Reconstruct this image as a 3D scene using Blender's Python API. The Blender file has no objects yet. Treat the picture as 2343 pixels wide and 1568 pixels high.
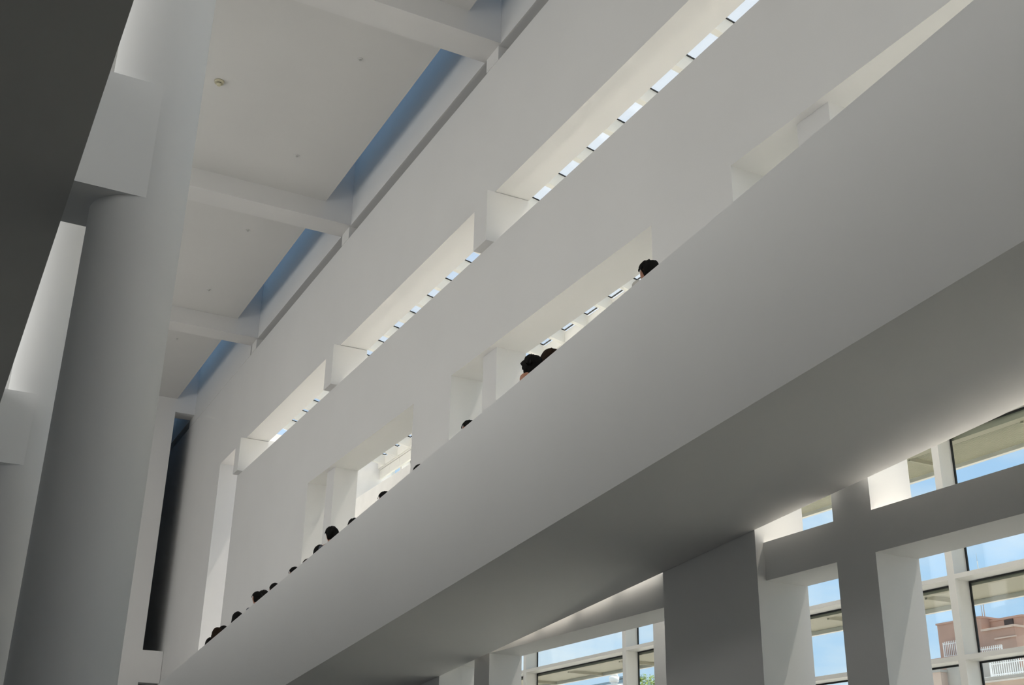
import bpy, bmesh, math, random
from mathutils import Vector, Matrix

random.seed(7)
ZO = 1.6                      # eye height: every height below is measured from the eye
S = bpy.context.scene
COL = S.collection

# ------------------------------------------------------------------ camera
F_PX, AZ, PITCH, ROLL = 2650.49, 0.47131091, 0.398173934, 0.0187562657
cam_d = bpy.data.cameras.new('camera')
cam_d.sensor_fit = 'HORIZONTAL'
cam_d.sensor_width = 36.0
cam_d.lens = F_PX / 2343.0 * 36.0
cam_d.clip_start = 0.05
cam_d.clip_end = 2000
cam = bpy.data.objects.new('camera', cam_d)
COL.objects.link(cam)
Fv = Vector((math.sin(AZ) * math.cos(PITCH), math.cos(AZ) * math.cos(PITCH), math.sin(PITCH)))
R0 = Vector((math.cos(AZ), -math.sin(AZ), 0))
U0 = R0.cross(Fv)
Rv = R0 * math.cos(ROLL) + U0 * math.sin(ROLL)
Uv = -R0 * math.sin(ROLL) + U0 * math.cos(ROLL)
cam.matrix_world = Matrix(((Rv.x, Uv.x, -Fv.x, 0), (Rv.y, Uv.y, -Fv.y, 0), (Rv.z, Uv.z, -Fv.z, ZO), (0, 0, 0, 1)))
S.camera = cam

# ------------------------------------------------------------------ world: hazy blue sky with thin cloud
W = bpy.data.worlds.new('sky')
S.world = W
W.use_nodes = True
nt = W.node_tree
nt.nodes.clear()
n_out = nt.nodes.new('ShaderNodeOutputWorld')
n_bg = nt.nodes.new('ShaderNodeBackground')
n_tc = nt.nodes.new('ShaderNodeTexCoord')
n_sep = nt.nodes.new('ShaderNodeSeparateXYZ')
n_rmp = nt.nodes.new('ShaderNodeValToRGB')
n_noi = nt.nodes.new('ShaderNodeTexNoise')
n_map = nt.nodes.new('ShaderNodeMapping')
n_crp = nt.nodes.new('ShaderNodeValToRGB')
n_mix = nt.nodes.new('ShaderNodeMixRGB')
e = n_rmp.color_ramp.elements
e[0].position, e[0].color = 0.0, (0.52, 0.76, 0.98, 1)
e[1].position, e[1].color = 1.0, (0.26, 0.47, 0.86, 1)
m_ = n_rmp.color_ramp.elements.new(0.35)
m_.color = (0.42, 0.66, 0.98, 1)
n_map.inputs['Scale'].default_value = (1.6, 1.6, 5.0)
n_noi.inputs['Scale'].default_value = 2.2
n_noi.inputs['Detail'].default_value = 6
n_noi.inputs['Roughness'].default_value = 0.6
c = n_crp.color_ramp.elements
c[0].position, c[0].color = 0.42, (0, 0, 0, 1)
c[1].position, c[1].color = 0.68, (0.85, 0.85, 0.85, 1)
n_mix.inputs[2].default_value = (0.90, 0.96, 1.0, 1)
L = nt.links.new
L(n_tc.outputs['Generated'], n_sep.inputs[0])
L(n_sep.outputs['Z'], n_rmp.inputs[0])
L(n_tc.outputs['Generated'], n_map.inputs[0])
L(n_map.outputs[0], n_noi.inputs['Vector'])
n_hi = nt.nodes.new('ShaderNodeMapRange')
n_hi.inputs['From Min'].default_value = 0.28
n_hi.inputs['From Max'].default_value = 0.48
n_hi.inputs['To Min'].default_value = 0.0
n_hi.inputs['To Max'].default_value = 0.14
n_add = nt.nodes.new('ShaderNodeMath')
L(n_sep.outputs['Z'], n_hi.inputs['Value'])
L(n_noi.outputs['Fac'], n_add.inputs[0])
L(n_hi.outputs[0], n_add.inputs[1])
L(n_add.outputs[0], n_crp.inputs[0])
L(n_crp.outputs[0], n_mix.inputs[0])
L(n_rmp.outputs[0], n_mix.inputs[1])
L(n_mix.outputs[0], n_bg.inputs[0])
n_bg.inputs[1].default_value = 1.03
L(n_bg.outputs[0], n_out.inputs[0])

# ------------------------------------------------------------------ sun and four added fill lights out of view
sun_d = bpy.data.lights.new('sun', 'SUN')
sun_d.energy = 8.6
sun_d.angle = math.radians(0.6)
sun_d.color = (1.0, 0.915, 0.81)
sun = bpy.data.objects.new('sun', sun_d)
COL.objects.link(sun)
sun.rotation_euler = Vector((1.0, -0.10, 2.6)).to_track_quat('Z', 'Y').to_euler()

left_d = bpy.data.lights.new('left_fill', 'AREA')  # added fill at the left wall, out of view, brightens screen wall and parapet
left_d.shape = 'RECTANGLE'
left_d.size = 4.0
left_d.size_y = 30.0
left_d.energy = 780
left_d.color = (1.0, 0.992, 0.975)
sky = bpy.data.objects.new('left_fill', left_d)
COL.objects.link(sky)
sky.location = (-5.95, 20.0, 7.4 + ZO)
sky.rotation_euler = (0, math.radians(-90), 0)

end_d = bpy.data.lights.new('back_fill', 'AREA')  # added fill behind the camera for beam and column fronts; wall there is solid
end_d.shape = 'RECTANGLE'
end_d.size = 6.6
end_d.size_y = 7.5
end_d.energy = 320
end_d.color = (0.97, 0.99, 1.0)
back_lamp = bpy.data.objects.new('back_fill', end_d)
COL.objects.link(back_lamp)
back_lamp.location = (3.9, -11.9, 8.25 + ZO)
back_lamp.rotation_euler = (math.radians(90), 0, 0)

top_d = bpy.data.lights.new('top_fill', 'AREA')  # added fill under the closed ceiling above the camera, out of view
top_d.shape = 'RECTANGLE'
top_d.size = 5.0
top_d.size_y = 20.0
top_d.energy = 150
top_d.color = (1.0, 0.985, 0.955)
top_lamp = bpy.data.objects.new('top_fill', top_d)
COL.objects.link(top_lamp)
top_lamp.location = (4.0, -1.5, 13.15 + ZO)

low_d = bpy.data.lights.new('low_fill', 'AREA')  # added low fill below the balcony, unseen, lifts the lower piers
low_d.shape = 'RECTANGLE'
low_d.size = 3.0
low_d.size_y = 26.0
low_d.energy = 110
low_d.color = (0.97, 0.99, 1.0)
low_lamp = bpy.data.objects.new('low_fill', low_d)
COL.objects.link(low_lamp)
low_lamp.location = (-5.95, 22.5, 1.2 + ZO)
low_lamp.rotation_euler = (0, math.radians(-90), 0)

S.cycles.adaptive_threshold = 0.04
S.cycles.use_light_tree = False
S.cycles.glossy_bounces = 2
S.cycles.caustics_reflective = False
S.cycles.caustics_refractive = False
S.view_settings.view_transform = 'Standard'
S.view_settings.look = 'None'
S.view_settings.exposure = 0.0
S.view_settings.gamma = 1.0
S.view_settings.use_curve_mapping = False


# ------------------------------------------------------------------ materials
def paint(name, col, rough=0.6, var=0.03, scale=3.0, bump=0.0, metal=0.0, spec=0.3):
    m = bpy.data.materials.new(name)
    m.use_nodes = True
    t = m.node_tree
    b = t.nodes['Principled BSDF']
    tc = t.nodes.new('ShaderNodeTexCoord')
    no = t.nodes.new('ShaderNodeTexNoise')
    no.inputs['Scale'].default_value = scale
    no.inputs['Detail'].default_value = 4
    r = t.nodes.new('ShaderNodeValToRGB')
    a, z = r.color_ramp.elements
    a.position, z.position = 0.3, 0.7
    a.color = tuple(max(0, v * (1 - var)) for v in col) + (1,)
    z.color = tuple(min(1, v * (1 + var)) for v in col) + (1,)
    t.links.new(tc.outputs['Object'], no.inputs['Vector'])
    t.links.new(no.outputs['Fac'], r.inputs[0])
    t.links.new(r.outputs[0], b.inputs['Base Color'])
    b.inputs['Roughness'].default_value = rough
    b.inputs['Metallic'].default_value = metal
    b.inputs['Specular IOR Level'].default_value = spec
    if bump:
        bp = t.nodes.new('ShaderNodeBump')
        bp.inputs['Strength'].default_value = bump
        n2 = t.nodes.new('ShaderNodeTexNoise')
        n2.inputs['Scale'].default_value = scale * 20
        t.links.new(tc.outputs['Object'], n2.inputs['Vector'])
        t.links.new(n2.outputs['Fac'], bp.inputs['Height'])
        t.links.new(bp.outputs[0], b.inputs['Normal'])
    return m


def glass(name, tint, gloss=0.06):
    m = bpy.data.materials.new(name)
    m.use_nodes = True
    t = m.node_tree
    t.nodes.clear()
    o = t.nodes.new('ShaderNodeOutputMaterial')
    tr = t.nodes.new('ShaderNodeBsdfTransparent')
    tr.inputs[0].default_value = tint + (1,)
    gl = t.nodes.new('ShaderNodeBsdfGlossy')
    gl.inputs['Roughness'].default_value = 0.02
    lw = t.nodes.new('ShaderNodeLayerWeight')
    pw = t.nodes.new('ShaderNodeMath')
    pw.operation = 'POWER'
    pw.inputs[1].default_value = 5.0
    fr = t.nodes.new('ShaderNodeMath')
    fr.operation = 'MULTIPLY_ADD'
    fr.inputs[1].default_value = 0.8
    fr.inputs[2].default_value = 0.03
    mx = t.nodes.new('ShaderNodeMixShader')
    t.links.new(lw.outputs['Facing'], pw.inputs[0])
    t.links.new(pw.outputs[0], fr.inputs[0])
    t.links.new(fr.outputs[0], mx.inputs[0])
    t.links.new(tr.outputs[0], mx.inputs[1])
    t.links.new(gl.outputs[0], mx.inputs[2])
    t.links.new(mx.outputs[0], o.inputs[0])
    return m


M = {
    'plaster': paint('white_plaster', (0.80, 0.795, 0.78), 0.75, 0.012, 0.7),
    'ramp': paint('ramp_plaster', (0.84, 0.838, 0.825), 0.75, 0.012, 0.7),
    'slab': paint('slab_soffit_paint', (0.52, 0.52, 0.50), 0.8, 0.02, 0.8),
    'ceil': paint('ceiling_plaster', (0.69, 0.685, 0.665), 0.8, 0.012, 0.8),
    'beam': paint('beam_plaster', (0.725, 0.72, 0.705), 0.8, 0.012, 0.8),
    'column': paint('column_paint', (0.775, 0.78, 0.775), 0.7, 0.012, 0.8),
    'floor': paint('grey_granite', (0.10, 0.10, 0.099), 0.45, 0.12, 14),
    'stone': paint('pale_stone', (0.50, 0.49, 0.46), 0.6, 0.06, 2),
    'metal': paint('white_enamel', (0.80, 0.79, 0.76), 0.4, 0.01, 2),
    'cream': paint('cream_enamel', (0.80, 0.79, 0.74), 0.45, 0.01, 2),
    'gasket': paint('black_gasket', (0.02, 0.022, 0.022), 0.5, 0.05),
    'shade': paint('beige_metal', (0.44, 0.42, 0.33), 0.55, 0.03, 2),
    'glass': glass('clear_glass', (0.935, 0.965, 0.96)),
    'roofglass': glass('roof_glass', (0.97, 0.97, 0.965)),
    'slotglass': glass('tinted_glass', (0.34, 0.47, 0.62)),
    'brick': paint('pink_brick', (0.44, 0.285, 0.225), 0.9, 0.12, 0.9, 0.2),
    'render': paint('pale_render', (0.56, 0.44, 0.37), 0.9, 0.08, 0.7, 0.1),
    'concrete': paint('grey_render', (0.42, 0.40, 0.37), 0.9, 0.08, 0.8),
    'dark': paint('dark_opening', (0.04, 0.03, 0.03), 0.7, 0.1),
    'white': paint('white_paint', (0.80, 0.80, 0.80), 0.6, 0.03),
    'steel': paint('blue_grey_steel', (0.16, 0.23, 0.28), 0.5, 0.06),
    'paving': paint('plaza_paving', (0.42, 0.40, 0.37), 0.8, 0.1, 1.0),
    'leaf': paint('leaf_green', (0.17, 0.24, 0.05), 0.7, 0.35, 3.0),
    'bark': paint('bark', (0.16, 0.11, 0.07), 0.9, 0.2, 6),
    'plastic': paint('yellowed_plastic', (0.62, 0.58, 0.42), 0.4, 0.04),
    'skin': paint('skin_tan', (0.46, 0.22, 0.14), 0.55, 0.05, 5),
    'hair_black': paint('black_hair', (0.010, 0.0095, 0.009), 0.7, 0.3, 30, spec=0.08),
    'hair_brown': paint('dark_brown_hair', (0.024, 0.014, 0.008), 0.7, 0.3, 30, spec=0.08),
}
SHIRTS = [paint('cloth_%d' % i, c_, 0.9, 0.06, 6) for i, c_ in enumerate(
    [(0.62, 0.60, 0.55), (0.10, 0.11, 0.14), (0.30, 0.08, 0.07), (0.12, 0.20, 0.30), (0.35, 0.33, 0.28)])]
TROUSERS = [paint('denim_%d' % i, c_, 0.9, 0.08, 6) for i, c_ in enumerate([(0.06, 0.08, 0.13), (0.05, 0.05, 0.05), (0.25, 0.21, 0.16)])]


# ------------------------------------------------------------------ mesh helpers
def add_box(bm, x0, x1, y0, y1, z0, z1):
    z0, z1 = z0 + ZO, z1 + ZO
    v = [bm.verts.new(p) for p in ((x0, y0, z0), (x1, y0, z0), (x1, y1, z0), (x0, y1, z0),
                                   (x0, y0, z1), (x1, y0, z1), (x1, y1, z1), (x0, y1, z1))]
    for f in ((0, 3, 2, 1), (4, 5, 6, 7), (0, 1, 5, 4), (1, 2, 6, 5), (2, 3, 7, 6), (3, 0, 4, 7)):
        bm.faces.new([v[i] for i in f])


def add_prism(bm, pts, axis, a, b):
    """polygon pts in the plane across `axis` ('x': (y,z), 'y': (x,z)), swept from a to b"""
    def P(p, t):
        return (t, p[0], p[1] + ZO) if axis == 'x' else (p[0], t, p[1] + ZO)
    A = [bm.verts.new(P(p, a)) for p in pts]
    B = [bm.verts.new(P(p, b)) for p in pts]
    n = len(pts)
    bm.faces.new(A)
    bm.faces.new(B[::-1])
    for i in range(n):
        j = (i + 1) % n
        bm.faces.new((A[j], A[i], B[i], B[j]))


def add_cyl(bm, cx, cy, r0, r1, z0, z1, n=16, cap=True):
    z0, z1 = z0 + ZO, z1 + ZO
    A = [bm.verts.new((cx + r0 * math.cos(2 * math.pi * i / n), cy + r0 * math.sin(2 * math.pi * i / n), z0)) for i in range(n)]
    B = [bm.verts.new((cx + r1 * math.cos(2 * math.pi * i / n), cy + r1 * math.sin(2 * math.pi * i / n), z1)) for i in range(n)]
    for i in range(n):
        j = (i + 1) % n
        f = bm.faces.new((A[i], A[j], B[j], B[i]))
        f.smooth = True
    if cap:
        bm.faces.new(A[::-1])
        bm.faces.new(B)


def link(name, me, mat, parent=None):
    if mat is not None and not me.materials:
        me.materials.append(mat)
    o = bpy.data.objects.new(name, me)
    COL.objects.link(o)
    if parent is not None:
        o.parent = parent
    return o


def mesh_obj(name, bm, mat, parent=None):
    bmesh.ops.recalc_face_normals(bm, faces=bm.faces)
    me = bpy.data.meshes.new(name)
    bm.to_mesh(me)
    bm.free()
    return link(name, me, mat, parent)


def boxes(name, lst, mat, parent=None):
    bm = bmesh.new()
    for b in lst:
        add_box(bm, *b)
    return mesh_obj(name, bm, mat, parent)


def prism(name, pts, axis, a, b, mat, parent=None):
    bm = bmesh.new()
    add_prism(bm, pts, axis, a, b)
    return mesh_obj(name, bm, mat, parent)


def struct(o):
    o['kind'] = 'structure'
    return o


def tag(o, label, cat, group=None):
    o['label'] = label
    o['category'] = cat
    if group:
        o['group'] = group
    return o


def empty(name, loc=(0, 0, 0)):
    o = bpy.data.objects.new(name, None)
    o.location = loc
    o.empty_display_size = 0.2
    COL.objects.link(o)
    return o


# ------------------------------------------------------------------ the hall
BAY = 7.63
XS, XO = 7.35, 7.98           # inner and outer face of the screen wall
XT = 7.455                    # face of the thin piers and transoms set back in the openings
ZFL = -1.6
Z_MID, Z_SL0, Z_SL1 = 7.02, 8.855, 9.80
Z_GAP0, Z_BEAM, Z_CEIL = 12.46, 12.75, 13.21
X_CE = 6.705                  # ceiling edge at the light slot
Y0, Y1, YE = -12.0, 46.0, 37.95

struct(boxes('floor', [(-6.3, 7.98, Y0, Y1, ZFL - 0.3, ZFL)], M['floor']))
struct(boxes('floor_gap', [(7.98, 11.9, Y0, Y1, ZFL - 0.3, ZFL)], M['stone']))
struct(boxes('wall_left', [(-6.3, -6.0, Y0, Y1, ZFL, 15.6)], M['plaster']))
struct(boxes('wall_back', [(-6.3, 7.35, Y0 - 0.3, Y0, ZFL, 15.6)], M['plaster']))

# screen wall with its openings
w = []
for k in (-2, -1, 0, 1):
    w.append((XS, XO, 9.015 + BAY * k, 10.635 + BAY * k, ZFL, Z_MID))
w.append((XS, XO, Y0, -6.245 - 2.0, ZFL, Z_MID))
w.append((XS, XO, 24.275, 30.95, ZFL, Z_MID))
w.append((XS, XO, Y0, 30.95, Z_MID, Z_SL0))
w.append((XS, XO, 33.2, Y1, ZFL, Z_SL1))
w.append((XS, XO, Y0, Y1, Z_SL1, Z_GAP0))
w.append((7.98, 8.10, Y0, Y1, Z_GAP0 - 0.02, Z_BEAM + 0.02))
w.append((7.34, 7.98, 30.99, 38.6, Z_GAP0, Z_BEAM))
wall_r = struct(boxes('wall_right', w, M['plaster']))
boxes('fascia', [(7.34, 8.10, Y0, Y1, Z_BEAM, 15.6)], M['plaster'], wall_r)
for k in range(-2, 4):
    y = 15.13 + 7.625 * k
    if y < 37:
        boxes('corbel', [(7.20, XO, y, y + 0.48, Z_SL0, 9.79)], M['plaster'], wall_r)
        boxes('post', [(7.335, 7.98, y, y + 0.47, Z_GAP0, Z_BEAM)], M['plaster'], wall_r)
for k in range(-1, 3):
    y = 7.515 + BAY * k
    boxes('pier', [(XT, 7.97, y, y + 0.49, ZFL, Z_MID)], M['plaster'], wall_r)
for k in range(-1, 2):
    a, b = 10.635 + BAY * k, 16.645 + BAY * k
    p0 = 7.515 + BAY * (k + 1)
    for a_, b_ in ((a, p0), (p0 + 0.49, b)):
        boxes('transom', [(XT, 7.97, a_, b_, 2.305, 2.685)], M['plaster'], wall_r)

# far end wall with the tall slot beside the screen wall
wall_f = struct(boxes('wall_far', [
    (-6.0, 6.70, YE, YE + 0.65, ZFL, 15.6),
    (6.70, 7.34, YE, YE + 0.65, 3.97, 4.94),
    (6.70, 7.34, YE, YE + 0.65, 12.745, 15.6),
    (5.2, 8.1, Y1, Y1 + 0.3, ZFL, 15.6),
    (5.0, 5.2, YE + 0.65, Y1, ZFL, 15.6)], M['plaster']))

# ceiling, its cross beams and the light slot along the wall
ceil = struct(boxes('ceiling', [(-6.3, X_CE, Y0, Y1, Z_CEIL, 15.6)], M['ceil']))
for k in range(-3, 3):
    y = 15.05 + BAY * k
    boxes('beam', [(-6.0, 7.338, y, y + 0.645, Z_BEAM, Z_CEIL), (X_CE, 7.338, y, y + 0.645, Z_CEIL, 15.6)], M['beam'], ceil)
slot = struct(empty('window_3'))
for k in range(-3, 5):
    y = 15.70 + BAY * (k - 1)
    boxes('pane', [(X_CE, 7.338, y, y + BAY - 0.66, 15.45, 15.5)], M['slotglass'], slot)

# ------------------------------------------------------------------ ramp
SL = -0.08817
XP = 5.4


def rz(z, y):
    return z + SL * y


ra, rb = -4.0, 37.9
ramp = tag(empty('ramp', (6.4, 16, rz(4.295, 16) + ZO)), 'long white sloping ramp with solid parapet running up along the screen wall', 'ramp')
inv = Matrix.Translation((-6.4, -16, -(rz(4.295, 16) + ZO)))
for nm, zb, zt, xa, xb in (('parapet', 3.594, 5.395, XP, XP + 0.14), ('deck', 3.594, 4.295, XP + 0.14, 7.345)):
    o = prism(nm, [(ra, rz(zb, ra)), (rb, rz(zb, rb)), (rb, rz(zt, rb)), (ra, rz(zt, ra))], 'x', xa, xb, M['ramp'], ramp)
    o.matrix_parent_inverse = inv

# ------------------------------------------------------------------ balcony on the left with the round columns that carry it
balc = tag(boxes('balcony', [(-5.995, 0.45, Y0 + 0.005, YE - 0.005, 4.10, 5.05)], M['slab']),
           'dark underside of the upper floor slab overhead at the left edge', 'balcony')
CX, CR = 0.94, 0.333
col_lab = ['large round white column nearest on the left, dark on its left side',
           'second round white column, half hidden behind the nearest one',
           'third round column, a pale sliver behind the second column',
           'farthest round column near the end wall']
for k in range(4):
    y = 7.62 + CR + 7.62 * k
    boxes('edge_beam', [(0.45, CX, y - CR, y + CR, 4.10, 5.05)], M['column'], balc)
    bm = bmesh.new()
    add_cyl(bm, CX, y, CR, CR, ZFL, Z_BEAM if k else Z_CEIL, 72)
    tag(mesh_obj('column', bm, M['column']), col_lab[k], 'column', 'round columns along the balcony edge')

# ------------------------------------------------------------------ ceiling fittings
t = tag(empty('smoke_detector', (3.37, 19.25, Z_CEIL + ZO)), 'small yellowed smoke detector on the ceiling panel', 'smoke detector')
for nm, r0, r1, z0, z1, mt in (('base', 0.085, 0.095, -0.045, 0.0, 'plastic'), ('dome', 0.035, 0.06, -0.10, -0.06, 'plastic'),
                               ('vent_ring', 0.05, 0.05, -0.062, -0.044, 'gasket')):
    bm = bmesh.new()
    add_cyl(bm, 0, 0, r0, r1, z0 - ZO, z1 - ZO, 24)
    mesh_obj(nm, bm, M[mt], t)
near = ['nearest', 'second', 'third', 'fourth', 'farthest']
for i in range(5):
    t = tag(empty('sprinkler', (5.515, 17.28 + 3.835 * i, Z_CEIL + ZO)),
            '%s flush ceiling sprinkler of the row beside the blue light slot' % near[i], 'sprinkler', 'ceiling sprinklers')
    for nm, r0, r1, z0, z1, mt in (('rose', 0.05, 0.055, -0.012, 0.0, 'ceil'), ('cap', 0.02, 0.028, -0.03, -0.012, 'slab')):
        bm = bmesh.new()
        add_cyl(bm, 0, 0, r0, r1, z0 - ZO, z1 - ZO, 20)
        mesh_obj(nm, bm, M[mt], t)

# ------------------------------------------------------------------ glazed outer wall (window_1)
XM, XG = 11.59, 11.88
MS = 3.815
MY = [10.38 + MS * k for k in range(-4, 6)]
TZ = [3.0 - 0.985 * 4, 3.0 - 0.985 * 3, 3.0 - 0.985 * 2, 2.012, 3.0, 3.985, 4.97, 5.955, 6.94, 7.925, 8.91]
win = struct(empty('window_1'))
Y_FIN = 31.0
mul_me = None
for y in MY:
    o = boxes('mullion', [(XM, XM + 0.05, y, y + 0.115, ZFL, 10.0), (XM + 0.05, XG, y + 0.03, y + 0.085, ZFL, 10.0)], M['metal'], win)
ends = MY[1:] + [Y_FIN]
for y, yn in zip(MY, ends):
    if yn - y < 0.5:
        continue
    for z in TZ:
        boxes('transom', [(XM, XM + 0.05, y + 0.115, yn, z, z + 0.058), (XM + 0.05, XG, y + 0.085, yn + 0.03, z, z + 0.04)], M['metal'], win)
    zs = [ZFL] + TZ + [9.72]
    for z, zn in zip(zs, zs[1:]):
        if zn - z < 0.3:
            continue
        p = boxes('pane', [(XG, XG + 0.02, y + 0.06, yn + 0.06, z + 0.02, zn + 0.02)], M['glass'], win)
        g = 0.022
        a, b = y + 0.085, yn + 0.03
        boxes('gasket', [(XG - 0.02, XG, a, a + g, z + 0.04, zn), (XG - 0.02, XG, b - g, b, z + 0.04, zn),
                         (XG - 0.02, XG, a + g, b - g, zn - g, zn)], M['gasket'], p)
# cream spandrel under the roof edge
for y, yn in zip(MY, ends):
    h = (yn - y) / 2
    for i in range(2):
        a, b = y + h * i, y + h * (i + 1)
        boxes('panel', [(11.50, 11.58, a + 0.006, b - 0.006, 9.665, 9.95)], M['cream'], win)
        boxes('panel', [(11.52, 11.58, a + 0.006, b - 0.006, 9.39, 9.652)], M['cream'], win)

# ------------------------------------------------------------------ glass roof between screen wall and outer wall (window_2)
def gz(x):
    return 10.56 - 0.20 * (x - 8.58)


roof = struct(empty('window_2'))
RS = BAY / 8
RY = [10.43 + RS * k for k in range(-15, 22)]
raf_me = pan_me = bar_me = None
for y in RY:
    if raf_me is None:
        o = prism('rafter', [(7.98, gz(7.98) - 0.29), (11.49, gz(11.49) - 0.29), (11.49, gz(11.49)), (7.98, gz(7.98))], 'y', 0.012, 0.125, M['cream'], roof)
        raf_me = o.data
        o2 = prism('glazing_bar', [(7.98, gz(7.98) - 0.010), (11.45, gz(11.45) - 0.010), (11.45, gz(11.45) + 0.012), (7.98, gz(7.98) + 0.012)], 'y', 0.0, 0.012, M['gasket'], roof)
        bar_me = o2.data
        o3 = prism('pane', [(7.98, gz(7.98)), (11.49, gz(11.49)), (11.49, gz(11.49) + 0.02), (7.98, gz(7.98) + 0.02)], 'y', 0.125, RS, M['roofglass'], roof)
        pan_me = o3.data
        o4 = boxes('edge_trim', [(11.43, 11.46, 0.125, RS, gz(11.45) - 0.014, gz(11.45))], M['gasket'], roof)
        trim_me = o4.data
        for q in (o, o2, o3, o4):
            q.location.y = y
    else:
        for nm, me in (('rafter', raf_me), ('glazing_bar', bar_me), ('pane', pan_me), ('edge_trim', trim_me)):
            q = link(nm, me, None, roof)
            q.location.y = y
boxes('eaves_beam', [(11.46, 11.62, -4.9, Y_FIN, 9.70, gz(11.5) - 0.03)], M['cream'], roof)

# cross wall closing the glazed gap, and the white catwalk parapet in it
struct(boxes('wall_cross', [(XO, 12.0, Y_FIN, Y_FIN + 0.3, ZFL, 10.02)], M['white']))
struct(boxes('ceiling_lobby', [(XO, 8.8, Y_FIN + 0.3, 36.0, 10.12, 10.35)], M['white']))
pt = tag(empty('steel_post', (9.05, 13.0, ZFL + ZO)), 'white square post inside the glass, beside the dark solid pier', 'post')
for nm, b in (('shaft', (-0.15, 0.15, -0.15, 0.15, 0.04, 7.4)), ('base_plate', (-0.24, 0.24, -0.24, 0.24, 0.0, 0.04))):
    boxes(nm, [b[:4] + (b[4] - ZO, b[5] - ZO)], M['white'], pt)
cw = tag(empty('catwalk', (9.5, 24, 6.4 + ZO)), 'white catwalk parapet seen through the middle floor window', 'catwalk')
for nm, b in (('parapet', (9.42, 9.52, 16.5, Y_FIN - 0.01, 6.45, 7.57)), ('deck', (9.52, 10.6, 16.5, Y_FIN - 0.01, 6.45, 6.6))):
    o = boxes(nm, [b], M['white'], cw)
    o.matrix_parent_inverse = Matrix.Translation((-9.5, -24, -(6.4 + ZO)))

# ------------------------------------------------------------------ sunshades outside the glass
sh_lab = ['beige metal sunshade outside the glass below the upper transom', 'ribbed beige sunshade outside the glass just below the ramp',
          'beige sunshade on the outer wall above the ramp', 'topmost beige sunshade below the glass roof']
for i, z in enumerate((2.97, 4.89, 6.81, 8.73)):
    t = tag(empty('sunshade', (12.4, 14, z + ZO)), sh_lab[i], 'sunshade', 'sunshades on the outer wall')
    inv = Matrix.Translation((-12.4, -14, -(z + ZO)))
    parts = []
    parts.append(boxes('front_rail', [(12.83, 12.90, -5, Y_FIN, z - 0.05, z + 0.06)], M['metal'], t))
    parts.append(boxes('back_rail', [(11.91, 12.03, -5, Y_FIN, z - 0.02, z + 0.13)], M['shade'], t))
    for y in MY:
        for dy in (0.0, MS / 2):
            parts.append(boxes('bracket', [(12.03, 12.83, y + dy + 0.9, y + dy + 0.94, z - 0.045, z + 0.05)], M['shade'], t))
    bm = bmesh.new()
    if i == 1:
        x = 12.04
        while x < 12.82:
            add_box(bm, x, x + 0.024, -5, Y_FIN, z, z + 0.03)
            x += 0.034
        o = mesh_obj('louvres', bm, M['shade'], t)
        o['kind'] = 'stuff'
    else:
        add_box(bm, 12.03, 12.83, -5, Y_FIN, z + 0.01, z + 0.035)
        o = mesh_obj('panel', bm, M['shade'], t)
    parts.append(o)
    for o in parts:
        o.matrix_parent_inverse = inv

# ------------------------------------------------------------------ the town outside
struct(boxes('ground', [(11.9, 400, -200, 400, ZFL - 0.5, ZFL - 0.1), (8.0, 11.9, 46, 400, ZFL - 0.5, ZFL - 0.1)], M['paving']))


def build(name, label, cat, loc, parts):
    t = tag(empty(name, (loc[0], loc[1], loc[2] + ZO)), label, cat)
    inv = Matrix.Translation((-loc[0], -loc[1], -(loc[2] + ZO)))
    for nm, lst, mt in parts:
        boxes(nm, lst, M[mt], t).matrix_parent_inverse = inv
    return t


ZG = ZFL - 0.1
build('brick_house', 'pink brick rooftop house with a dark window, seen through the right window', 'building', (47.5, 40, ZG), [
    ('wall', [(45, 50, 39.1, 41.78, ZG, 9.60), (45.6, 50, 37.25, 39.1, ZG, 9.45), (45, 45.6, 37.25, 39.1, ZG, 8.95)], 'brick'),
    ('parapet', [(44.95, 50.05, 39.05, 41.83, 9.60, 9.68)], 'brick'),
    ('ledge', [(44.9, 45.6, 37.2, 39.1, 8.95, 9.05)], 'render'),
    ('ledge', [(44.93, 45.0, 37.2, 38.4, 8.50, 8.56)], 'render'),
    ('terrace', [(44.1, 45, 39.5, 41.6, ZG, 7.9)], 'brick'),
    ('terrace', [(44.1, 45, 37.3, 39.5, ZG, 7.5)], 'concrete'),
    ('window', [(45.55, 45.6, 37.75, 38.25, 9.08, 9.42)], 'dark'),
    ('roof', [(45.55, 50.05, 37.2, 39.1, 9.45, 9.55)], 'brick')])
build('low_house', 'lower pinkish rendered house with grey upper wall below the brick one', 'building', (40, 40, ZG), [
    ('wall', [(41, 44, 38.2, 39.4, ZG, 6.75)], 'render'),
    ('upper_wall', [(41.4, 44, 36.2, 38.2, ZG, 6.95)], 'concrete'),
    ('parapet', [(40.95, 44, 38.15, 39.45, 6.75, 6.86)], 'concrete')])
build('terrace_house', 'pale rendered house with white roof terrace at the right edge', 'building', (43, 34, ZG), [
    ('wall', [(40, 44, 31.0, 35.1, ZG, 5.9)], 'render'),
    ('terrace_slab', [(39.8, 44, 30.8, 35.2, 5.9, 6.1)], 'white'),
    ('stair_head', [(42.0, 44, 31.0, 33.9, 6.1, 6.75)], 'render'),
    ('pipe', [(39.7, 39.79, 31.0, 34.9, 5.95, 6.07)], 'concrete')])


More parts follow.
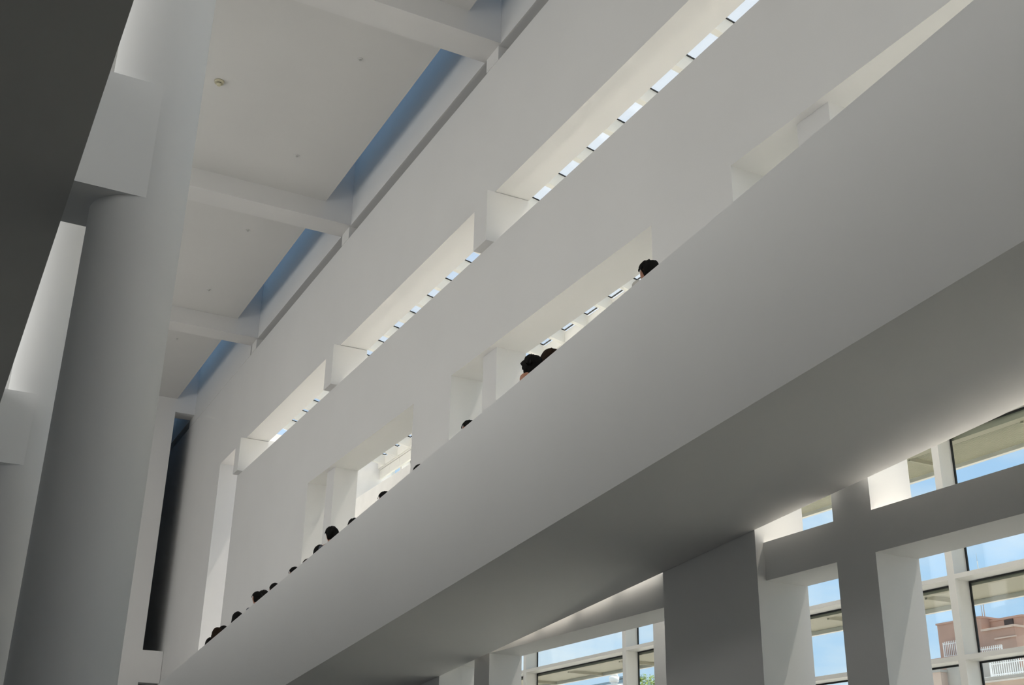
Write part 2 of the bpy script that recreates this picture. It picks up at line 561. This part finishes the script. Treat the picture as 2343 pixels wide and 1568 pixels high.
def picket_fence(label, x, ya, yb, z0, z1, step=0.11):
    t = tag(empty('picket_fence', (x, (ya + yb) / 2, z0 + ZO)), label, 'fence', 'white roof terrace fences')
    inv = Matrix.Translation((-x, -(ya + yb) / 2, -(z0 + ZO)))
    for z in (z0 + 0.08, z1 - 0.1):
        boxes('rail', [(x, x + 0.04, ya, yb, z, z + 0.04)], M['white'], t).matrix_parent_inverse = inv
    for y in (ya, yb - 0.06):
        boxes('post', [(x - 0.01, x + 0.05, y, y + 0.06, z0, z1)], M['white'], t).matrix_parent_inverse = inv
    me = None
    n = int((yb - ya) / step)
    for i in range(n):
        if me is None:
            o = boxes('picket', [(x - 0.02, x, ya, ya + 0.035, z0 + 0.03, z1 + 0.03)], M['white'], t)
            me = o.data
        else:
            o = link('picket', me, None, t)
            o.location.y = i * step
        o.matrix_parent_inverse = inv


picket_fence('white picket fence in front of the brick rooftop house, left of the mullion', 44.6, 39.6, 41.2, 7.9, 8.66)
picket_fence('low white picket fence at the foot of the brick house, right of the mullion', 44.4, 37.6, 39.3, 7.5, 8.12)
picket_fence('white picket fence on the roof terrace at the lower right edge', 40.2, 31.2, 34.8, 6.11, 6.72)
for i, (y, zt, x) in enumerate(((39.65, 10.6, 45.8), (39.95, 12.6, 46.3))):
    t = tag(empty('antenna', (x, y, 9.69 + ZO)), ['shorter thin antenna mast above the brick house', 'taller thin antenna mast rising into the upper pane'][i], 'antenna')
    for nm, r, a, b in (('mast', 0.022, 0.0, zt - 9.69), ('tip', 0.008, zt - 9.69, zt - 9.29)):
        bm = bmesh.new()
        add_cyl(bm, 0, 0, r, r * 0.7, a - ZO, b - ZO, 8)
        mesh_obj(nm, bm, M['concrete'], t)

# things on the roofs seen through the lower left window
build('roof_block', 'white roof block with flat units behind the lower left window', 'building', (42, 66, ZG), [
    ('wall', [(41, 47, 60, 74, ZG, 8.2)], 'white'),
    ('unit', [(40.9, 41.6, 65.1, 67.0, 8.2, 8.62)], 'white'),
    ('cap', [(40.8, 41.7, 65.0, 67.1, 8.62, 8.70)], 'white')])
build('roof_pergola', 'blue grey steel roof frame behind the lower left window', 'pergola', (43, 68, 8.2), [
    ('roof_beam', [(42.5, 43.0, 64.5, 73.0, 9.0, 9.22)], 'steel'),
    ('cantilever', [(42.5, 42.9, 65.2, 68.0, 9.30, 9.42)], 'steel'),
    ('post', [(42.6, 42.75, 72.0, 72.25, 8.2, 9.0)], 'steel'),
    ('post', [(42.6, 42.75, 70.2, 70.45, 8.2, 9.0)], 'steel'),
    ('post', [(42.6, 42.75, 66.4, 66.65, 8.2, 9.3)], 'steel')])
t = tag(empty('chimney', (40.4, 64.2, 8.2 + ZO)), 'white octagonal chimney pot with a wide cap', 'chimney')
for nm, r0, r1, a, b in (('shaft', 0.22, 0.22, 0.0, 0.48), ('cap', 0.30, 0.33, 0.48, 0.80), ('cowl', 0.29, 0.16, 0.80, 1.06)):
    bm = bmesh.new()
    add_cyl(bm, 0, 0, r0, r1, a - ZO, b - ZO, 8)
    mesh_obj(nm, bm, M['white'], t)

t = tag(empty('tree', (40.5, 60.6, ZG + ZO)), 'green tree top at the bottom of the lower left window', 'tree')
bm = bmesh.new()
add_cyl(bm, 0, 0, 0.22, 0.10, -ZO, 9.0 - ZO, 10)
mesh_obj('trunk', bm, M['bark'], t)
bm = bmesh.new()
rn = random.Random(3)
for i in range(2600):
    d = Vector((rn.gauss(0, 1), rn.gauss(0, 1), rn.gauss(0, 1))).normalized() * (rn.random() ** 0.4)
    c0 = Vector((d.x * 1.3, d.y * 1.5, d.z * 1.5 + 9.05))
    u = Vector((rn.gauss(0, 1), rn.gauss(0, 1), rn.gauss(0, 1))).normalized()
    v = u.orthogonal().normalized()
    s = rn.uniform(0.06, 0.13)
    q = [bm.verts.new(c0 + u * s), bm.verts.new(c0 + v * s * 0.6), bm.verts.new(c0 - u * s), bm.verts.new(c0 - v * s * 0.6)]
    bm.faces.new(q)
o = mesh_obj('foliage', bm, M['leaf'], t)
o['kind'] = 'stuff'

# ------------------------------------------------------------------ visitors on the ramp
DG = bpy.context.evaluated_depsgraph_get


def skin_mesh(name, verts, edges, radii, root, subdiv=2):
    me = bpy.data.meshes.new(name + '_rig')
    me.from_pydata(verts, edges, [])
    o = bpy.data.objects.new(name + '_rig', me)
    COL.objects.link(o)
    md = o.modifiers.new('skin', 'SKIN')
    md.use_smooth_shade = True
    if not me.skin_vertices:
        bpy.context.view_layer.objects.active = o
    lay = me.skin_vertices[0].data if me.skin_vertices else None
    for i, r in enumerate(radii):
        lay[i].radius = r if isinstance(r, tuple) else (r, r)
        lay[i].use_root = (i == root)
    sd = o.modifiers.new('sub', 'SUBSURF')
    sd.levels = subdiv
    sd.render_levels = subdiv
    dg = DG()
    dg.update()
    out = bpy.data.meshes.new_from_object(o.evaluated_get(dg))
    out.name = name
    for p in out.polygons:
        p.use_smooth = True
    bpy.data.objects.remove(o)
    bpy.data.meshes.remove(me)
    return out


# figure of 1.68 m, facing +y
V, E_, Rr = [], [], []


def vtx(p, r, par=None):
    V.append(p)
    Rr.append(r)
    if par is not None:
        E_.append((par, len(V) - 1))
    return len(V) - 1


pel = vtx((0, 0, 0.93), (0.15, 0.115))
wai = vtx((0, 0, 1.08), (0.135, 0.10), pel)
che = vtx((0, 0, 1.26), (0.155, 0.11), wai)
upc = vtx((0, -0.01, 1.33), (0.115, 0.085), che)
nk = vtx((0, -0.005, 1.445), 0.055, upc)
nk2 = vtx((0, 0.005, 1.49), 0.058, nk)
hd = vtx((0, 0.02, 1.56), (0.078, 0.095), nk2)
hd2 = vtx((0, 0.012, 1.62), (0.078, 0.092), hd)
hd3 = vtx((0, 0.005, 1.66), (0.045, 0.055), hd2)
for s in (-1, 1):
    sh = vtx((0.155 * s, -0.01, 1.325), 0.056, upc)
    el = vtx((0.21 * s, -0.02, 1.09), 0.043, sh)
    wr = vtx((0.22 * s, 0.06, 0.86), 0.03, el)
    ha = vtx((0.222 * s, 0.08, 0.79), (0.022, 0.036), wr)
    for q, (dy, ln) in enumerate(((-0.026, 0.075), (-0.009, 0.09), (0.009, 0.095), (0.026, 0.085))):
        f1 = vtx((0.222 * s, 0.085 + dy, 0.755), 0.009, ha)
        f2 = vtx((0.215 * s, 0.09 + dy, 0.755 - ln * 0.55), 0.008, f1)
        vtx((0.205 * s, 0.092 + dy, 0.755 - ln), 0.007, f2)
    th = vtx((0.205 * s, 0.115, 0.79), 0.010, ha)
    vtx((0.198 * s, 0.135, 0.755), 0.008, th)
    hp = vtx((0.095 * s, 0, 0.86), 0.095, pel)
    kn = vtx((0.10 * s, 0.03 * s, 0.48), 0.06, hp)
    an = vtx((0.10 * s, 0.02 * s - 0.02, 0.09), 0.04, kn)
    hl = vtx((0.10 * s, 0.02 * s, 0.045), (0.038, 0.04), an)
    vtx((0.105 * s, 0.02 * s + 0.15, 0.03), (0.042, 0.026), hl)
BODY = skin_mesh('body', V, E_, Rr, pel)
HEAD = 1.075
for v in BODY.vertices:
    if v.co.z > 1.46:
        f = min(1.0, (v.co.z - 1.46) / 0.05) * (HEAD - 1)
        v.co.x *= 1 + f
        v.co.y *= 1 + f
        v.co.z = 1.46 + (v.co.z - 1.46) * (1 + f * 0.4)
# sculpt the face: nose, brow, chin, eye hollows, ears
for v in BODY.vertices:
    x, y, z = v.co
    if z > 1.48:
        if y > 0.06:
            def g(cx, cz, sx, sz):
                return math.exp(-((x - cx) / sx) ** 2 - ((z - cz) / sz) ** 2)
            v.co.y += 0.024 * g(0, 1.555, 0.013, 0.022) + 0.008 * g(0, 1.50, 0.03, 0.018) + 0.006 * g(0, 1.525, 0.022, 0.008)
            v.co.y -= 0.010 * (g(0.03, 1.578, 0.016, 0.012) + g(-0.03, 1.578, 0.016, 0.012))
        if abs(x) > 0.06 and abs(y) < 0.035 and 1.53 < z < 1.60:
            v.co.x += math.copysign(0.020, x)
BODY.materials.append(M['skin'])


def sub_skin(name, ids, radii, subdiv=2):
    mp = {i: k for k, i in enumerate(ids)}
    vs = [V[i] for i in ids]
    es = [(mp[a], mp[b]) for a, b in E_ if a in mp and b in mp]
    return skin_mesh(name, vs, es, radii, 0, subdiv)


def grow(i, d):
    r = Rr[i]
    return (r[0] + d, r[1] + d) if isinstance(r, tuple) else (r + d, r + d)


arm0 = [i for i in range(len(V)) if 1.09 <= V[i][2] <= 1.38 and abs(V[i][0]) > 0.1]
shirt_ids = [pel, wai, che, upc] + arm0
SHIRT = sub_skin('shirt', shirt_ids, [grow(i, 0.016) for i in shirt_ids])
TOP = sub_skin('top', [pel, wai, che], [grow(i, 0.014) for i in (pel, wai, che)])
leg_ids = [pel] + [i for i in range(len(V)) if 0.08 < V[i][2] < 0.9 and abs(V[i][0]) < 0.12]
TROU = sub_skin('trousers', leg_ids, [grow(i, 0.018) for i in leg_ids])


def raised(me, name):
    """the same figure with its shoulders drawn up"""
    out = me.copy()
    out.name = name
    for v in out.vertices:
        if 0.6 < v.co.z < 1.42:
            k = max(0.0, min(1.0, (abs(v.co.x) - 0.06) / 0.09))
            v.co.z += 0.06 * k * k * (3 - 2 * k)
            v.co.x *= 1 + 0.06 * k
    return out


BODY_HI, SHIRT_HI = raised(BODY, 'body'), raised(SHIRT, 'shirt')


def hair_mesh(name, long=False, messy=0.0, seed=1, puff=1.0, ear=1.585):
    """a shell of hair over skull and nape, with a ragged lower edge"""
    rn_ = random.Random(seed)
    bm = bmesh.new()
    nu, nv = 40, 22
    rows = []
    zb = 1.30 if long else 1.475
    for j in range(nv + 1):
        tq = j / nv
        row = []
        for i in range(nu):
            a = 2 * math.pi * i / nu
            ca, sa = math.cos(a), math.sin(a)          # sa = +1 towards the face
            front = max(0.0, sa)
            low = zb + (1.655 - zb) * (front ** 0.6) if sa > -0.15 else zb
            if not long and -0.15 < sa <= 0.25:
                low = max(low, ear + 0.02)
            lim = math.acos(max(-1, min(1, (low - 1.585) / 0.113)))
            if tq <= 0.7 or not long:
                ph = lim * min(1.0, tq if not long else tq / 0.7)
                rx = 0.094 * puff * math.sin(ph)
                ry = 0.110 * puff * math.sin(ph)
                z = 1.585 + 0.113 * puff * math.cos(ph)
                if long and ph > math.pi / 2:
                    rx, ry = 0.094 * puff, 0.110 * puff
                x, y = rx * ca, ry * sa + 0.006
            else:
                k_ = (tq - 0.7) / 0.3
                z0_ = 1.585 + 0.113 * math.cos(min(lim, 2.2))
                z = z0_ + (zb - z0_) * k_ if sa < 0.25 else z0_ - 0.01 * k_
                x, y = 0.094 * puff * math.sin(min(lim, 1.6)) * ca * (1 + 0.1 * k_), 0.110 * puff * math.sin(min(lim, 1.6)) * sa + 0.006
            w_ = 1 + messy * (0.09 * math.sin(5 * a + 3 * tq * 4) + 0.07 * math.sin(11 * a + 1.7 + 9 * tq) + 0.05 * rn_.uniform(-1, 1))
            row.append(bm.verts.new((x * w_ * 1.075, y * w_ * 1.075, 1.589 + (z - 1.585) * 1.03 * (1 + (w_ - 1) * 0.8))))
        rows.append(row)
    for j in range(nv):
        for i in range(nu):
            k2 = (i + 1) % nu
            f = bm.faces.new((rows[j][i], rows[j][k2], rows[j + 1][k2], rows[j + 1][i]))
            f.smooth = True
    bmesh.ops.remove_doubles(bm, verts=bm.verts, dist=0.0006)
    bmesh.ops.recalc_face_normals(bm, faces=bm.faces)
    me = bpy.data.meshes.new(name)
    bm.to_mesh(me)
    bm.free()
    return me


def curl(bm, pts, r):
    """a thin tapering lock of hair along pts"""
    prev = None
    n = len(pts)
    for i, p in enumerate(pts):
        rr = r * (1 - 0.85 * i / (n - 1))
        ring = [bm.verts.new((p[0], p[1] + rr * math.cos(a), p[2] + rr * math.sin(a))) for a in (0, 1.257, 2.513, 3.77, 5.027)]
        if prev:
            for k in range(5):
                bm.faces.new((prev[k], prev[(k + 1) % 5], ring[(k + 1) % 5], ring[k]))
        prev = ring


HAIR = {
    'short': hair_mesh('short_hair', False, 0.25, 1),
    'full': hair_mesh('full_hair', False, 0.5, 2, 1.06, 1.56),
    'long': hair_mesh('long_hair', True, 0.3, 3, 1.04),
    'messy': hair_mesh('messy_hair', True, 0.8, 4, 1.08),
}
LOCK = None


def ray(px, py):
    x, y = px - 1171.5, py - 784.0
    return Rv * x - Uv * y + Fv * F_PX


# (x, y on the ramp, height, facing in degrees from +y, hair, hair colour, shirt, label)
PEOPLE = []


def person(x, y, h, face, hair, hcol, shirt, tr, label, bare=False, high=False):
    zf = rz(4.295, y) + ZO
    t = tag(empty('person', (x, y, zf)), label, 'person', 'visitors walking on the ramp')
    s = h / 1.70
    t.scale = (s, s, s)
    t.rotation_euler = (0, 0, math.radians(face))
    b = link('body', BODY_HI if high else BODY, None, t)
    hm = HAIR[hair]
    ho = link('hair', hm, None, t)
    if not hm.materials:
        hm.materials.append(M['hair_black'])
    ho.material_slots[0].link = 'OBJECT'
    ho.material_slots[0].material = M[hcol]
    so = link('top' if bare else 'shirt', TOP if bare else (SHIRT_HI if high else SHIRT), None, t)
    if not so.data.materials:
        so.data.materials.append(SHIRTS[0])
    so.material_slots[0].link = 'OBJECT'
    so.material_slots[0].material = SHIRTS[shirt]
    to = link('trousers', TROU, None, t)
    if not to.data.materials:
        to.data.materials.append(TROUSERS[0])
    to.material_slots[0].link = 'OBJECT'
    to.material_slots[0].material = TROUSERS[tr]
    return t


PP = [
    (5.95, 8.66, 1.76, 10, 'full', 'hair_black', 0, 0, 'topmost visitor on the ramp, short black hair and pale shirt shoulder'),
    (6.10, 10.95, 1.86, 20, 'long', 'hair_brown', 2, 1, 'visitor with long brown hair just behind the messy-haired one'),
    (5.84, 10.93, 1.71, 30, 'messy', 'hair_black', 1, 0, 'visitor with messy black hair and a bare shoulder'),
    (5.97, 12.87, 1.70, 15, 'short', 'hair_black', 3, 1, 'dark head in front of the narrow window of the middle bay'),
    (6.00, 14.53, 1.69, 5, 'short', 'hair_black', 4, 2, 'barely visible dark hair left of the big middle bay opening'),
    (5.97, 15.77, 1.70, 10, 'short', 'hair_black', 1, 0, 'dark head below the bright far window opening'),
    (6.00, 17.12, 1.70, 0, 'full', 'hair_black', 0, 1, 'sliver of dark hair just above the fully visible far head'),
    (5.83, 17.70, 1.72, 10, 'full', 'hair_black', 1, 1, 'visitor with full black hair, whole back of head above the parapet'),
    (5.95, 18.63, 1.70, -10, 'long', 'hair_black', 3, 0, 'black-haired head just below the whole visible head'),
    (6.01, 19.41, 1.69, 5, 'short', 'hair_black', 4, 2, 'thin sliver of dark hair between two lower heads'),
    (5.96, 20.00, 1.70, 15, 'short', 'hair_black', 2, 1, 'dark head low at the foot of the narrow far window'),
    (5.95, 21.14, 1.70, 0, 'short', 'hair_black', 1, 0, 'single dark head above the close pair'),
    (6.10, 22.4, 1.89, 10, 'full', 'hair_black', 0, 2, 'right head of the close pair of dark heads'),
    (5.83, 21.85, 1.71, 20, 'short', 'hair_black', 1, 1, 'left head of the close pair, ear and neck showing'),
    (5.90, 23.47, 1.71, -5, 'long', 'hair_black', 3, 0, 'dark head right of the tall bright opening'),
    (6.12, 25.42, 1.89, 10, 'short', 'hair_black', 4, 1, 'upper head of the lowest group of three'),
    (5.87, 24.90, 1.71, 15, 'long', 'hair_brown', 2, 0, 'brown-haired middle head of the lowest group of three'),
    (5.96, 25.83, 1.71, 5, 'long', 'hair_black', 1, 2, 'lowest head of all on the ramp'),
]
for q in PP:
    o = person(*q, bare=('bare shoulder' in q[-1]), high=('shoulder' in q[-1]))
    if 'messy' in q[-1] and 'bare' in q[-1]:
        bm = bmesh.new()
        curl(bm, [(-0.08, -0.02, 1.60), (-0.13, -0.06, 1.575), (-0.17, -0.09, 1.565), (-0.205, -0.11, 1.58), (-0.225, -0.12, 1.63)], 0.03)
        curl(bm, [(-0.07, 0.0, 1.58), (-0.12, -0.01, 1.56), (-0.17, -0.01, 1.565)], 0.012)
        mesh_obj('stray_lock', bm, M['hair_black'], o)
